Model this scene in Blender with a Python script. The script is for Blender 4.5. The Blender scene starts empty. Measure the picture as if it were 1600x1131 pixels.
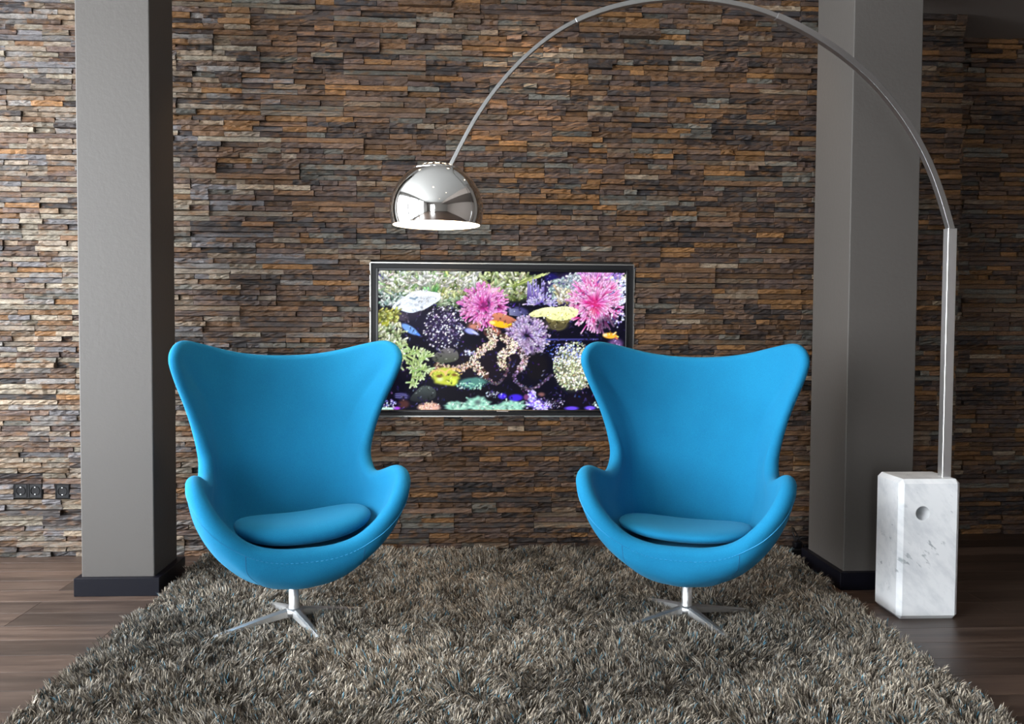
import bpy, bmesh, math, random
import numpy as np
from mathutils import Vector, Matrix

# ------------------------------------------------------------------ camera, sky, exposure
S = bpy.context.scene
COL = S.collection
FPX = 1400.0
cam_data = bpy.data.cameras.new('camera')
cam_data.sensor_fit = 'HORIZONTAL'
cam_data.sensor_width = 36.0
cam_data.lens = FPX / 1600.0 * 36.0
cam_data.clip_start = 0.05
cam = bpy.data.objects.new('camera', cam_data)
COL.objects.link(cam)
S.camera = cam
yaw, pitch, roll = math.radians(3.2), math.radians(2.2), math.radians(0.33)
fw = Vector((math.sin(yaw) * math.cos(pitch), math.cos(yaw) * math.cos(pitch), -math.sin(pitch)))
rt = Vector((math.cos(yaw), -math.sin(yaw), 0))
up = rt.cross(fw)
r2 = rt * math.cos(roll) + up * math.sin(roll)
u2 = -rt * math.sin(roll) + up * math.cos(roll)
m = Matrix((r2, u2, -fw)).transposed().to_4x4()
m.translation = Vector((0, -4.3, 1.09))
cam.matrix_world = m

world = bpy.data.worlds.new('overcast_sky')
S.world = world
world.use_nodes = True
bgn = world.node_tree.nodes['Background']
bgn.inputs['Color'].default_value = (0.90, 0.95, 1.0, 1)
bgn.inputs['Strength'].default_value = 21.0

S.view_settings.view_transform = 'Standard'
S.view_settings.look = 'None'
S.view_settings.gamma = 1.0
S.view_settings.use_curve_mapping = False
S.view_settings.exposure = 0.0

# room extents (stone wall face is y = 0, floor z = 0)
XL, XR, YF, ZC, ZL = -3.15, 4.3, -9.5, 3.1, 2.62
WINDOWS = [(-0.16, -2.25), (-2.38, -4.5), (-4.63, -6.75)]     # left wall, y ranges
WZ0, WZ1 = 0.12, 2.85
for (ya, yb) in WINDOWS:
    ld = bpy.data.lights.new('window_portal', 'AREA')
    ld.shape = 'RECTANGLE'
    ld.size, ld.size_y = WZ1 - WZ0, ya - yb
    ld.cycles.is_portal = True
    lo = bpy.data.objects.new('window_portal', ld)
    COL.objects.link(lo)
    lo.location = (XL - 0.16, (ya + yb) / 2, (WZ0 + WZ1) / 2)
    lo.rotation_euler = (0, math.radians(-90), 0)

# ------------------------------------------------------------------ helpers
def mesh_obj(name, verts, faces, material=None, parent=None, smooth=False):
    me = bpy.data.meshes.new(name)
    me.from_pydata([tuple(v) for v in verts], [], [tuple(f) for f in faces])
    me.update()
    if smooth:
        me.polygons.foreach_set('use_smooth', [True] * len(me.polygons))
    if material:
        me.materials.append(material)
    o = bpy.data.objects.new(name, me)
    COL.objects.link(o)
    if parent:
        o.parent = parent
    return o

def bm_obj(name, bm, material=None, parent=None, smooth=False):
    me = bpy.data.meshes.new(name)
    bmesh.ops.recalc_face_normals(bm, faces=bm.faces)
    bm.to_mesh(me)
    bm.free()
    if smooth:
        me.polygons.foreach_set('use_smooth', [True] * len(me.polygons))
    if material:
        me.materials.append(material)
    o = bpy.data.objects.new(name, me)
    COL.objects.link(o)
    if parent:
        o.parent = parent
    return o

def add_box(bm, lo, hi, bevel=0.0, seg=2):
    c = [(a + b) / 2 for a, b in zip(lo, hi)]
    s = [b - a for a, b in zip(lo, hi)]
    r = bmesh.ops.create_cube(bm, size=1.0)
    for v in r['verts']:
        v.co = Vector((v.co.x * s[0] + c[0], v.co.y * s[1] + c[1], v.co.z * s[2] + c[2]))
    if bevel > 0:
        es = set()
        for v in r['verts']:
            es.update(v.link_edges)
        bmesh.ops.bevel(bm, geom=list(es), offset=bevel, segments=seg, affect='EDGES', profile=0.5)

def box(name, lo, hi, material, parent=None, bevel=0.0, seg=2):
    bm = bmesh.new()
    add_box(bm, lo, hi, bevel, seg)
    return bm_obj(name, bm, material, parent)

def empty(name, loc=(0, 0, 0), rz=0.0):
    o = bpy.data.objects.new(name, None)
    COL.objects.link(o)
    o.location = loc
    o.rotation_euler = (0, 0, rz)
    return o

def tag(o, label=None, category=None, group=None, kind=None):
    if label: o['label'] = label
    if category: o['category'] = category
    if group: o['group'] = group
    if kind: o['kind'] = kind
    return o

def lathe(name, prof, material, parent=None, n=48, smooth=True, loc=(0, 0, 0), close=False):
    """prof: list of (r, z)"""
    v, f = [], []
    for (r, z) in prof:
        for i in range(n):
            a = 2 * math.pi * i / n
            v.append((r * math.cos(a) + loc[0], r * math.sin(a) + loc[1], z + loc[2]))
    k = len(prof)
    for j in range(k if close else k - 1):
        for i in range(n):
            a, b = j * n + i, j * n + (i + 1) % n
            c, d = ((j + 1) % k) * n + (i + 1) % n, ((j + 1) % k) * n + i
            f.append((a, b, c, d))
    return mesh_obj(name, v, f, material, parent, smooth)

def frames(pts):
    P = [Vector(p) for p in pts]
    T = []
    for i in range(len(P)):
        a, b = P[max(0, i - 1)], P[min(len(P) - 1, i + 1)]
        T.append((b - a).normalized())
    return P, T

def tube(name, pts, rad, material, parent=None, n=8, upv=(0, 0, 1)):
    P, T = frames(pts)
    v, f = [], []
    prev = None
    for p, t in zip(P, T):
        x = Vector(upv).cross(t) if prev is None else prev - t * prev.dot(t)
        if x.length < 1e-5: x = Vector((1, 0, 0)).cross(t)
        x.normalize(); prev = x
        y = t.cross(x)
        for i in range(n):
            a = 2 * math.pi * i / n
            v.append(p + (x * math.cos(a) + y * math.sin(a)) * rad)
    for j in range(len(P) - 1):
        for i in range(n):
            f.append((j * n + i, j * n + (i + 1) % n, (j + 1) * n + (i + 1) % n, (j + 1) * n + i))
    f.append(tuple(range(n - 1, -1, -1)))
    f.append(tuple((len(P) - 1) * n + i for i in range(n)))
    return mesh_obj(name, v, f, material, parent, True)

def hermite(P, t, n_per, closed=False):
    """cubic through points P (k,...) at params t; returns densely sampled array"""
    P = np.asarray(P, float); k = len(P)
    t = np.asarray(t, float)
    if closed:
        per = t[-1]                       # t has k+1 entries
        ti = t[:-1]
        Pp, Pn = np.roll(P, 1, 0), np.roll(P, -1, 0)
        tp = np.roll(ti, 1); tp[0] -= per
        tn = t[1:]
    else:
        ti = t
        Pp = np.concatenate([P[:1], P[:-1]]); Pn = np.concatenate([P[1:], P[-1:]])
        tp = np.concatenate([ti[:1], ti[:-1]]); tn = np.concatenate([ti[1:], ti[-1:]])
    sh = (-1,) + (1,) * (P.ndim - 1)
    h0, h1 = (ti - tp).reshape(sh), (tn - ti).reshape(sh)
    d0 = (P - Pp) / np.where(h0 == 0, 1, h0)
    d1 = (Pn - P) / np.where(h1 == 0, 1, h1)
    M = (d0 * h1 + d1 * h0) / (h0 + h1)
    if not closed:
        M[0] = 1.5 * d1[0] - 0.5 * M[1]; M[-1] = 1.5 * d0[-1] - 0.5 * M[-2]
    out = []
    segs = k if closed else k - 1
    for i in range(segs):
        j = (i + 1) % k
        h = (t[i + 1] - t[i])
        for q in range(n_per):
            s = q / n_per
            out.append((2*s**3-3*s**2+1)*P[i] + (s**3-2*s**2+s)*h*M[i] + (-2*s**3+3*s**2)*P[j] + (s**3-s**2)*h*M[j])
    if not closed:
        out.append(P[-1])
    return np.array(out)

def chord(P, closed=False, power=0.7):
    P = np.asarray(P, float)
    d = np.linalg.norm(np.diff(np.concatenate([P, P[:1]]) if closed else P, axis=0), axis=1) ** power
    return np.concatenate([[0], np.cumsum(d)])

def resample(P, n):
    L = np.concatenate([[0], np.cumsum(np.linalg.norm(np.diff(P, axis=0), axis=1))])
    s = np.linspace(0, L[-1], n)
    return np.stack([np.interp(s, L, P[:, i]) for i in range(P.shape[1])], 1)

# ------------------------------------------------------------------ materials
def srgb(r, g, b):
    f = lambda c: (c / 255 / 12.92) if c / 255 <= 0.04045 else ((c / 255 + 0.055) / 1.055) ** 2.4
    return (f(r), f(g), f(b), 1)

class NT:
    def __init__(s, name):
        s.m = bpy.data.materials.new(name); s.m.use_nodes = True
        s.t = s.m.node_tree; s.b = s.t.nodes['Principled BSDF']
    def n(s, typ, **kw):
        nd = s.t.nodes.new(typ)
        for k, v in kw.items():
            if k in nd.inputs: nd.inputs[k].default_value = v
            else: setattr(nd, k, v)
        return nd
    def l(s, a, b): s.t.links.new(a, b)
    def set(s, **kw):
        for k, v in kw.items(): s.b.inputs[k.replace('_', ' ')].default_value = v
    def ramp(s, fac, stops):
        r = s.n('ShaderNodeValToRGB'); e = r.color_ramp.elements
        e[0].position, e[0].color = stops[0]; e[1].position, e[1].color = stops[-1]
        for p, c in stops[1:-1]:
            x = e.new(p); x.color = c
        s.l(fac, r.inputs['Fac']); return r.outputs['Color']
    def coords(s, kind='Object', scale=(1, 1, 1)):
        mp = s.n('ShaderNodeMapping'); mp.inputs['Scale'].default_value = scale
        if kind == 'Position':
            s.l(s.n('ShaderNodeNewGeometry').outputs['Position'], mp.inputs['Vector'])
        else:
            s.l(s.n('ShaderNodeTexCoord').outputs[kind], mp.inputs['Vector'])
        return mp.outputs['Vector']
    def noise(s, vec, scale, detail=3.0, rough=0.5):
        nd = s.n('ShaderNodeTexNoise'); nd.inputs['Scale'].default_value = scale
        nd.inputs['Detail'].default_value = detail; nd.inputs['Roughness'].default_value = rough
        s.l(vec, nd.inputs['Vector']); return nd.outputs['Fac']
    def bump(s, h, strength, dist):
        b = s.n('ShaderNodeBump'); b.inputs['Strength'].default_value = strength; b.inputs['Distance'].default_value = dist
        s.l(h, b.inputs['Height']); s.l(b.outputs['Normal'], s.b.inputs['Normal'])
    def mix(s, fac, a, b, mode='MIX'):
        x = s.n('ShaderNodeMix', data_type='RGBA', blend_type=mode)
        for sock, v in ((x.inputs[0], fac), (x.inputs[6], a), (x.inputs[7], b)):
            if hasattr(v, 'is_output'): s.l(v, sock)
            else: sock.default_value = v
        return x.outputs[2]

def plain(name, col, rough=0.5, metal=0.0, spec=0.5):
    t = NT(name); t.set(Base_Color=col, Roughness=rough, Metallic=metal); t.b.inputs['Specular IOR Level'].default_value = spec
    return t.m

def m_stone():
    t = NT('split_slate')
    at = t.n('ShaderNodeAttribute', attribute_name='tint')
    v = t.coords('Position', (7, 7, 34))
    n1 = t.noise(v, 2.2, 5, 0.65)
    n2 = t.noise(t.coords('Position', (11, 11, 26)), 1.7, 3, 0.6)
    n3 = t.noise(t.coords('Position', (30, 30, 110)), 3.0, 4, 0.7)
    c1 = t.mix(t.ramp(n2, [(0.50, (0, 0, 0, 1)), (0.70, (0.72, 0.72, 0.72, 1))]), at.outputs['Color'], (0.12, 0.056, 0.019, 1))
    c1 = t.mix(t.ramp(n1, [(0.30, (0.65, 0.65, 0.65, 1)), (0.46, (0, 0, 0, 1))]), c1, (0.018, 0.016, 0.018, 1))
    c2 = t.mix(1.0, c1, t.ramp(n3, [(0.28, (0.40, 0.40, 0.40, 1)), (0.72, (1.55, 1.55, 1.55, 1))]), 'MULTIPLY')
    t.l(c2, t.b.inputs['Base Color'])
    t.set(Roughness=0.6); t.b.inputs['Specular IOR Level'].default_value = 0.28
    t.bump(t.noise(t.coords('Position', (55, 55, 130)), 2.2, 5, 0.72), 0.6, 0.0035)
    return t.m

def m_plank():
    t = NT('walnut_laminate')
    at = t.n('ShaderNodeObjectInfo')
    v = t.coords('Position', (1.2, 14, 1))
    off = t.n('ShaderNodeVectorMath', operation='ADD')
    t.l(v, off.inputs[0]); sc = t.n('ShaderNodeVectorMath', operation='SCALE'); sc.inputs[0].default_value = (7, 3, 5)
    t.l(at.outputs['Random'], sc.inputs['Scale']); t.l(sc.outputs[0], off.inputs[1])
    n1 = t.noise(off.outputs[0], 2.2, 6, 0.62)
    n2 = t.noise(off.outputs[0], 0.9, 2, 0.5)
    c = t.ramp(n1, [(0.25, (0.026, 0.016, 0.012, 1)), (0.5, (0.060, 0.039, 0.029, 1)), (0.75, (0.105, 0.074, 0.058, 1))])
    c = t.mix(1.0, c, t.ramp(n2, [(0.3, (0.7, 0.7, 0.7, 1)), (0.7, (1.25, 1.25, 1.25, 1))]), 'MULTIPLY')
    c = t.mix(1.0, c, t.ramp(at.outputs['Random'], [(0.0, (0.58, 0.56, 0.55, 1)), (1.0, (1.30, 1.27, 1.25, 1))]), 'MULTIPLY')
    t.l(c, t.b.inputs['Base Color'])
    t.set(Roughness=0.40)
    t.bump(n1, 0.10, 0.0015)
    return t.m

def m_fabric(name, col):
    t = NT(name)
    v = t.coords('Object')
    n = t.noise(v, 420, 2, 0.6)
    n2 = t.noise(v, 7, 3, 0.5)
    c = t.mix(1.0, col, t.ramp(n, [(0.3, (0.82, 0.86, 0.90, 1)), (0.7, (1.16, 1.12, 1.08, 1))]), 'MULTIPLY')
    c = t.mix(1.0, c, t.ramp(n2, [(0.3, (0.94, 0.95, 0.96, 1)), (0.7, (1.05, 1.04, 1.03, 1))]), 'MULTIPLY')
    t.l(c, t.b.inputs['Base Color'])
    t.set(Roughness=0.92); t.b.inputs['Specular IOR Level'].default_value = 0.15
    t.b.inputs['Sheen Weight'].default_value = 0.10
    t.b.inputs['Sheen Roughness'].default_value = 0.45
    t.b.inputs['Sheen Tint'].default_value = (0.25, 0.7, 1.0, 1)
    t.bump(n, 0.25, 0.0015)
    return t.m

def m_plaster():
    t = NT('taupe_painted_plaster')
    v = t.coords('Position')
    t.set(Base_Color=(0.069, 0.062, 0.056, 1), Roughness=0.55)
    t.b.inputs['Specular IOR Level'].default_value = 0.35
    t.bump(t.noise(v, 60, 5, 0.62), 0.22, 0.004)
    return t.m

def m_marble():
    t = NT('white_veined_marble')
    v = t.coords('Position', (1, 1, 1))
    def rotscale(ang, scl):
        a_ = t.n('ShaderNodeMapping'); a_.inputs['Rotation'].default_value = (0.3, math.radians(ang), 0.2)
        b_ = t.n('ShaderNodeMapping'); b_.inputs['Scale'].default_value = scl
        t.l(v, a_.inputs['Vector']); t.l(a_.outputs['Vector'], b_.inputs['Vector']); return b_.outputs['Vector']
    n = t.noise(rotscale(-48, (5, 11, 16)), 1.3, 6, 0.6)
    n2 = t.noise(rotscale(-44, (16, 34, 60)), 1.0, 3, 0.55)
    n3 = t.noise(v, 9, 2, 0.5)
    c = t.ramp(n, [(0.3, (0.62, 0.64, 0.66, 1)), (0.55, (0.79, 0.80, 0.81, 1))])
    f1 = t.mix(1.0, t.ramp(n2, [(0.61, (0, 0, 0, 1)), (0.70, (0.8, 0.8, 0.8, 1))]), t.ramp(n3, [(0.48, (0, 0, 0, 1)), (0.6, (1, 1, 1, 1))]), 'MULTIPLY')
    c = t.mix(f1, c, (0.25, 0.28, 0.30, 1))
    t.l(c, t.b.inputs['Base Color'])
    t.set(Roughness=0.28)
    return t.m

def m_tint(name, rough=0.8, spec=0.2, emit=None):
    t = NT(name)
    at = t.n('ShaderNodeAttribute', attribute_name='tint')
    if emit:
        t.set(Base_Color=(0.002, 0.002, 0.002, 1), Roughness=0.3); t.b.inputs['Specular IOR Level'].default_value = 0.06
        t.l(at.outputs['Color'], t.b.inputs['Emission Color'])
        t.b.inputs['Emission Strength'].default_value = emit
        t.m.cycles.emission_sampling = 'NONE'
    else:
        t.l(at.outputs['Color'], t.b.inputs['Base Color'])
        t.set(Roughness=rough)
        t.b.inputs['Specular IOR Level'].default_value = spec
    return t.m

def m_emit(name, col, strength):
    t = NT(name)
    t.set(Base_Color=(0.8, 0.8, 0.8, 1)); t.b.inputs['Emission Color'].default_value = col; t.b.inputs['Emission Strength'].default_value = strength
    return t.m

def m_brushed():
    t = NT('brushed_steel')
    t.set(Base_Color=(0.68, 0.68, 0.68, 1), Metallic=1.0, Roughness=0.42)
    t.bump(t.noise(t.coords('Object', (60, 60, 900)), 1.0, 2, 0.5), 0.03, 0.001)
    return t.m

M_STONE = m_stone(); M_PLANK = m_plank(); M_BLUE = m_fabric('turquoise_blue_wool', (0.006, 0.142, 0.280, 1))
M_PLASTER = m_plaster(); M_MARBLE = m_marble(); M_STEEL = m_brushed()
M_STITCH = plain('blue_thread', (0.008, 0.18, 0.37, 1), 0.8)
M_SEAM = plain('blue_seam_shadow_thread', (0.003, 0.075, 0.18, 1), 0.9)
M_CHROME = plain('polished_chrome', (0.80, 0.79, 0.77, 1), 0.06, 1.0)
M_ALU = plain('satin_aluminium', (0.42, 0.42, 0.42, 1), 0.34, 1.0)
M_MORTAR = plain('dark_mortar', (0.012, 0.010, 0.009, 1), 0.9)
M_UNDER = plain('subfloor', (0.02, 0.014, 0.011, 1), 0.9)
M_BLACK = plain('black_gloss_plastic', (0.004, 0.004, 0.005, 1), 0.25, 0.0, 0.3)
M_BLACKM = plain('black_matt_plastic', (0.005, 0.005, 0.006, 1), 0.45, 0.0, 0.25)
M_PLINTH = plain('black_lacquered_plinth', (0.004, 0.004, 0.007, 1), 0.4, 0.0, 0.14)
M_WHITE = plain('white_paint', (0.36, 0.36, 0.35, 1), 0.7)
M_WALLP = plain('grey_wall_paint', (0.20, 0.185, 0.17, 1), 0.7)
M_LOWC = plain('taupe_ceiling_paint', (0.16, 0.135, 0.12, 1), 0.7)
M_FRAME = plain('anthracite_window_frame', (0.05, 0.05, 0.055, 1), 0.4)
M_ENAMEL = plain('white_enamel', (0.85, 0.84, 0.82, 1), 0.5)
M_BULB = m_emit('lit_bulb_glass', (1.0, 0.82, 0.58, 1), 22.0)
M_SPOT = m_emit('lit_downlight_lens', (1.0, 0.80, 0.55, 1), 30.0)
M_PILE = m_tint('shag_yarn', 0.75, 0.3)
M_BACK = plain('rug_backing', (0.055, 0.045, 0.038, 1), 0.95)
M_SCREEN = m_tint('glowing_screen', emit=1.5)

rng = np.random.default_rng(7)
random.seed(7)

def add_tint(me, cols, domain='POINT'):
    a = me.attributes.new('tint', 'FLOAT_COLOR', domain)
    c = np.ones((len(cols), 4), np.float32); c[:, :3] = cols
    a.data.foreach_set('color', c.ravel())

# ------------------------------------------------------------------ floor
floor = box('floor', (XL - 0.3, YF - 0.2, -0.10), (XR + 0.2, 0.6, -0.012), M_UNDER)
tag(floor, 'dark brown wood laminate floor laid in long boards', kind='structure')
PW, PL = 0.148, 1.25
plank_cache = {}
def plank(x0, x1, y0, y1):
    L = round(x1 - x0, 2); W = round(y1 - y0, 3)
    key = (L, W)
    if key not in plank_cache:
        bm = bmesh.new()
        add_box(bm, (-L / 2 + 0.0006, -W / 2 + 0.0008, -0.012), (L / 2 - 0.0006, W / 2 - 0.0008, 0.0), 0.0005, 1)
        o = bm_obj('plank', bm, M_PLANK, floor); plank_cache[key] = o.data
    else:
        o = bpy.data.objects.new('plank', plank_cache[key]); COL.objects.link(o); o.parent = floor
    o.location = ((x0 + x1) / 2, (y0 + y1) / 2, 0)
row = 0
y = 0.33
while y > -3.9:
    w = PW
    x = XL - round(rng.uniform(0, 1.2), 1)
    while x < XR - 0.2:
        xe = x + PL
        a, b = max(x, XL), min(xe, XR)
        if b - a > 0.1: plank(round(a, 2), round(b, 2), y - w, y)
        x = xe
    y -= w; row += 1
far_floor = box('distant_boards', (XL, YF, -0.012), (XR, y, -0.0005), M_PLANK, floor)

# ------------------------------------------------------------------ stone cladding
PALETTE = [((0.080, 0.052, 0.042), 22), ((0.042, 0.032, 0.029), 15), ((0.108, 0.066, 0.045), 18), ((0.140, 0.074, 0.037), 15),
           ((0.205, 0.100, 0.036), 10), ((0.118, 0.110, 0.092), 9), ((0.165, 0.118, 0.080), 7), ((0.034, 0.029, 0.030), 6), ((0.240, 0.185, 0.130), 3)]
pc = np.array([p[0] for p in PALETTE]); pw = np.array([p[1] for p in PALETTE], float); pw /= pw.sum()
CH = 0.0247
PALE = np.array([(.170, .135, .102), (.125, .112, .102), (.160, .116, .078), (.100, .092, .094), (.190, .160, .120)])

def cut(x0, x1, z0, z1, holes):
    spans = [(x0, x1)]
    for (hx0, hx1, hz0, hz1) in holes:
        ov = min(z1, hz1) - max(z0, hz0)
        if ov <= 0.35 * (z1 - z0): continue
        ns = []
        for a, b in spans:
            if b <= hx0 or a >= hx1: ns.append((a, b)); continue
            if a < hx0 - 0.006: ns.append((a, hx0))
            if b > hx1 + 0.006: ns.append((hx1, b))
        spans = ns
    return spans

def lay_stones(xa, xb, ztop, holes):
    """list of (x0,x1,z0,z1,depth,colour)"""
    out = []
    panel_w, off, r = 0.385, 0.0, 0
    nrow = int(math.ceil(ztop / (4 * CH)))
    for pr in range(nrow):
        off = (off + rng.choice([0.085, -0.085, 0.17, 0.12])) % panel_w
        px = xa - panel_w + off
        while px < xb:
            pd = rng.normal(0, 0.0022)
            mood = rng.choice(len(pc), p=pw)
            for c in range(4):
                z0 = (pr * 4 + c) * CH
                z1 = z0 + CH
                if z0 >= ztop: continue
                k = rng.choice([1, 2, 2, 3, 3, 4])
                cuts = np.sort(np.concatenate([[0, panel_w], panel_w * np.clip((np.arange(1, k) + rng.uniform(-.36, .36, k - 1)) / k, .06, .94)]))
                for a, b in zip(cuts[:-1], cuts[1:]):
                    for s0, s1 in cut(max(px + a, xa), min(px + b, xb), z0, min(z1, ztop), holes):
                        if s1 - s0 < 0.008: continue
                        d = abs(rng.normal(0.0, 0.0092)) + pd + (0.009 if rng.random() < 0.12 else 0)
                        col = pc[mood if rng.random() < 0.22 else rng.choice(len(pc), p=pw)] * rng.uniform(0.36, 1.0)
                        if rng.random() < 0.55 * min(1, max(0, (-s0 - 0.75) / 0.75)): col = PALE[rng.integers(len(PALE))] * rng.uniform(0.6, 1.2)  # paler towards the left: own stone mix plus window light put into the colour
                        out.append((s0, s1, z0, min(z1, ztop), d, col))
            px += panel_w
    return out

def stone_geo(st, y_back):
    x0, x1, z0, z1, d, col = st
    L = x1 - x0
    nx = int(np.clip(round(L / 0.020), 2, 10)); nz = 3
    g = 0.0009
    xs = np.linspace(x0 + g, x1 - g, nx + 1); zs = np.linspace(z0 + g, z1 - g, nz + 1)
    fy = -d - rng.uniform(0, 0.003)
    tilt = rng.normal(0, 0.002); tz = rng.normal(0, 0.0022)
    V = []
    step = rng.random() < 0.35; sx = rng.uniform(0.25, 0.8); sd = rng.uniform(0.002, 0.006)
    for k, zz in enumerate(zs):
        for i, xx in enumerate(xs):
            u = i / nx; w = k / nz
            yy = fy + tilt * (u - .5) * 2 + tz * (w - .5) * 2 + rng.normal(0, 0.0019)
            if step and u > sx: yy += sd
            dx = rng.normal(0, 0.0008) if i in (0, nx) else rng.normal(0, .002)
            dz = 0
            if 0 < k < nz: dz = rng.normal(0, .0016)
            elif k == nz: dz = -abs(rng.normal(0, .0012))
            else: dz = abs(rng.normal(0, .0007))
            V.append((xx + dx, min(yy, y_back - .003), zz + dz))
    n = nx + 1
    B = len(V)
    for k in (0, nz):
        for i in range(n):
            V.append((xs[i], y_back, zs[k]))
    F = []
    for k in range(nz):
        for i in range(nx):
            F.append((k * n + i, k * n + i + 1, (k + 1) * n + i + 1, (k + 1) * n + i))
    for i in range(nx):
        F.append((B + i, B + i + 1, i + 1, i))
        F.append((nz * n + i, nz * n + i + 1, B + n + i + 1, B + n + i))
    F.append((B, 0, n, 2 * n, 3 * n, B + n))
    F.append((nx, B + nx, B + n + nx, 3 * n + nx, 2 * n + nx, n + nx))
    return V, F

def clad(wall, stones, y_face, y_back, visible, n_parts):
    sc = sorted([(i, (s[1] - s[0])) for i, s in enumerate(stones) if visible(s)], key=lambda q: -q[1])
    chosen = set(i for i, _ in sc[:n_parts])
    V, F, C = [], [], []
    for i, s in enumerate(stones):
        v, f = stone_geo(s, y_back - y_face)
        if i in chosen:
            cx, cz = (s[0] + s[1]) / 2, (s[2] + s[3]) / 2
            o = mesh_obj('stone', [(a - cx, b, c - cz) for a, b, c in v], f, M_STONE, wall)
            o.location = (cx, y_face, cz)
            add_tint(o.data, np.tile(s[5], (len(v), 1)))
        else:
            b = len(V)
            V += [(p[0], p[1] + y_face, p[2]) for p in v]; F += [tuple(q + b for q in ff) for ff in f]; C += [s[5]] * len(v)
    o = mesh_obj('stone_cladding', V, F, M_STONE, wall)
    add_tint(o.data, np.array(C))
    tag(o, kind='stuff')

TVX0, TVX1, TVZ0, TVZ1 = -0.438, 0.829, 0.661, 1.397
SOCK = [(-2.094, -1.963, 0.277, 0.349), (-1.905, -1.838, 0.275, 0.345)]
XC = 2.44
wall_back = box('wall_back', (XL, 0.020, 0), (XC - 0.012, 0.325, ZC), M_MORTAR)
tag(wall_back, 'long wall clad in thin split slate strips of brown, rust and grey', kind='structure')
holes = [(TVX0 + 0.004, TVX1 - 0.004, TVZ0 + 0.004, TVZ1 - 0.004)] + SOCK
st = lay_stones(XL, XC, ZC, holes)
def vis_back(s):
    x, z = (s[0] + s[1]) / 2, (s[2] + s[3]) / 2
    if z > 2.55 or x < -2.25 or s[0] < XL + .01: return False
    if -1.98 < x < -1.42 and s[1] > -1.98 and x > -1.86: return False
    if x > 1.66 and x < 2.25: return False
    if -1.1 < x < -.1 and z < 1.0: return False
    if .75 < x < 1.5 and z < 1.0: return False
    return True
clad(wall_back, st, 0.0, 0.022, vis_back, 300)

YR = 0.33
wall_recess = box('wall_recess', (XC - 0.012, YR + 0.02, 0), (XR, YR + 0.2, ZL), M_MORTAR)
tag(wall_recess, 'dim slate-clad wall set further back beside the marble lamp base', kind='structure')
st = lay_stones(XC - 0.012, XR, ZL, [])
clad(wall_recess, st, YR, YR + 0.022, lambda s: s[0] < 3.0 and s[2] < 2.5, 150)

# ------------------------------------------------------------------ rest of the room
wl = empty('wall_left', (XL, 0, 0)); tag(wl, 'wall of tall windows on the daylight side', kind='structure')
box('sill_wall', (-0.25, YF, 0), (0, 0.3, WZ0), M_WALLP, wl)
box('lintel_wall', (-0.25, YF, WZ1), (0, 0.3, ZC), M_WHITE, wl)
ys = [0.3] + [q for w in WINDOWS for q in w] + [YF]
for i in range(0, len(ys), 2):
    box('pier', (-0.25, ys[i + 1], WZ0), (0, ys[i], WZ1), M_WALLP, wl)
for i, (ya, yb) in enumerate(WINDOWS):
    w = empty('window_%d' % (i + 1), (XL, 0, 0)); tag(w, kind='structure')
    for (a, b, c, d) in ((ya, ya - .05, WZ0, WZ1), (yb + .05, yb, WZ0, WZ1), (ya, yb, WZ0, WZ0 + .05), (ya, yb, WZ1 - .05, WZ1), ((ya + yb) / 2 + .03, (ya + yb) / 2 - .03, WZ0, WZ1)):
        box('window_frame', (-0.13, b, c), (-0.07, a, d), M_FRAME, w)
wr = box('wall_right', (XR, YF, 0), (XR + 0.15, 0.6, ZC), M_LOWC); tag(wr, kind='structure')
wf = empty('wall_front', (0, YF, 0)); tag(wf, kind='structure')
box('wall_panel', (XL, -0.15, 0), (-1.9, 0, ZC), M_WALLP, wf)
box('wall_panel', (-0.6, -0.15, 0), (XR, 0, ZC), M_WALLP, wf)
box('wall_panel', (-1.9, -0.15, 2.2), (-0.6, 0, ZC), M_WALLP, wf)
ce = box('ceiling', (XL - 0.25, YF, ZC), (1.90, 0.4, ZC + 0.1), M_WHITE); tag(ce, kind='structure')
cl = box('ceiling_lower', (1.905, YF, ZL), (XR, 0.6, ZC + 0.1), M_LOWC); tag(cl, 'lower taupe ceiling over the recess at right', kind='structure')

def pillar(x0, x1, y0, y1, label, ztop, plx):
    p = empty('pillar', ((x0 + x1) / 2, (y0 + y1) / 2, 0))
    cx, cy = p.location.x, p.location.y
    box('shaft', (x0 - cx, y0 - cy, 0.07), (x1 - cx, y1 - cy, ztop), M_PLASTER, p, 0.004, 2)
    box('plinth', (plx[0] - cx, plx[2] - cy, 0), (plx[1] - cx, plx[3] - cy, 0.074), M_PLINTH, p, 0.002, 1)
    tag(p, label, 'pillar', kind='structure')
pillar(-1.531, -1.243, -0.625, -0.335, 'square grey-taupe pillar with black plinth by the wall sockets', ZC, (-1.552, -1.215, -0.652, -0.31))
pillar(1.607, 1.900, -0.645, -0.262, 'square taupe pillar with black plinth behind the marble lamp base', ZC, (1.583, 1.93, -0.675, -0.24))

# ------------------------------------------------------------------ television
def ring(bm, x0, x1, z0, z1, t, ya, yb, bev=0.0):
    add_box(bm, (x0, ya, z0), (x0 + t, yb, z1), bev, 1)
    add_box(bm, (x1 - t, ya, z0), (x1, yb, z1), bev, 1)
    add_box(bm, (x0 + t, ya, z1 - t), (x1 - t, yb, z1), bev, 1)
    add_box(bm, (x0 + t, ya, z0), (x1 - t, yb, z0 + t), bev, 1)
tvc = ((TVX0 + TVX1) / 2, 0.0, TVZ0)
tv = empty('television', tvc)
tag(tv, 'flat screen television showing a coral reef aquarium, set into the slate wall', 'television')
W_, H_ = TVX1 - TVX0, TVZ1 - TVZ0
bm = bmesh.new(); ring(bm, -W_ / 2, W_ / 2, 0, H_, 0.0055, -0.014, 0.018)
bm_obj('frame', bm, plain('silver_trim', (0.36, 0.355, 0.34, 1), 0.32, 1.0), tv)
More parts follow.
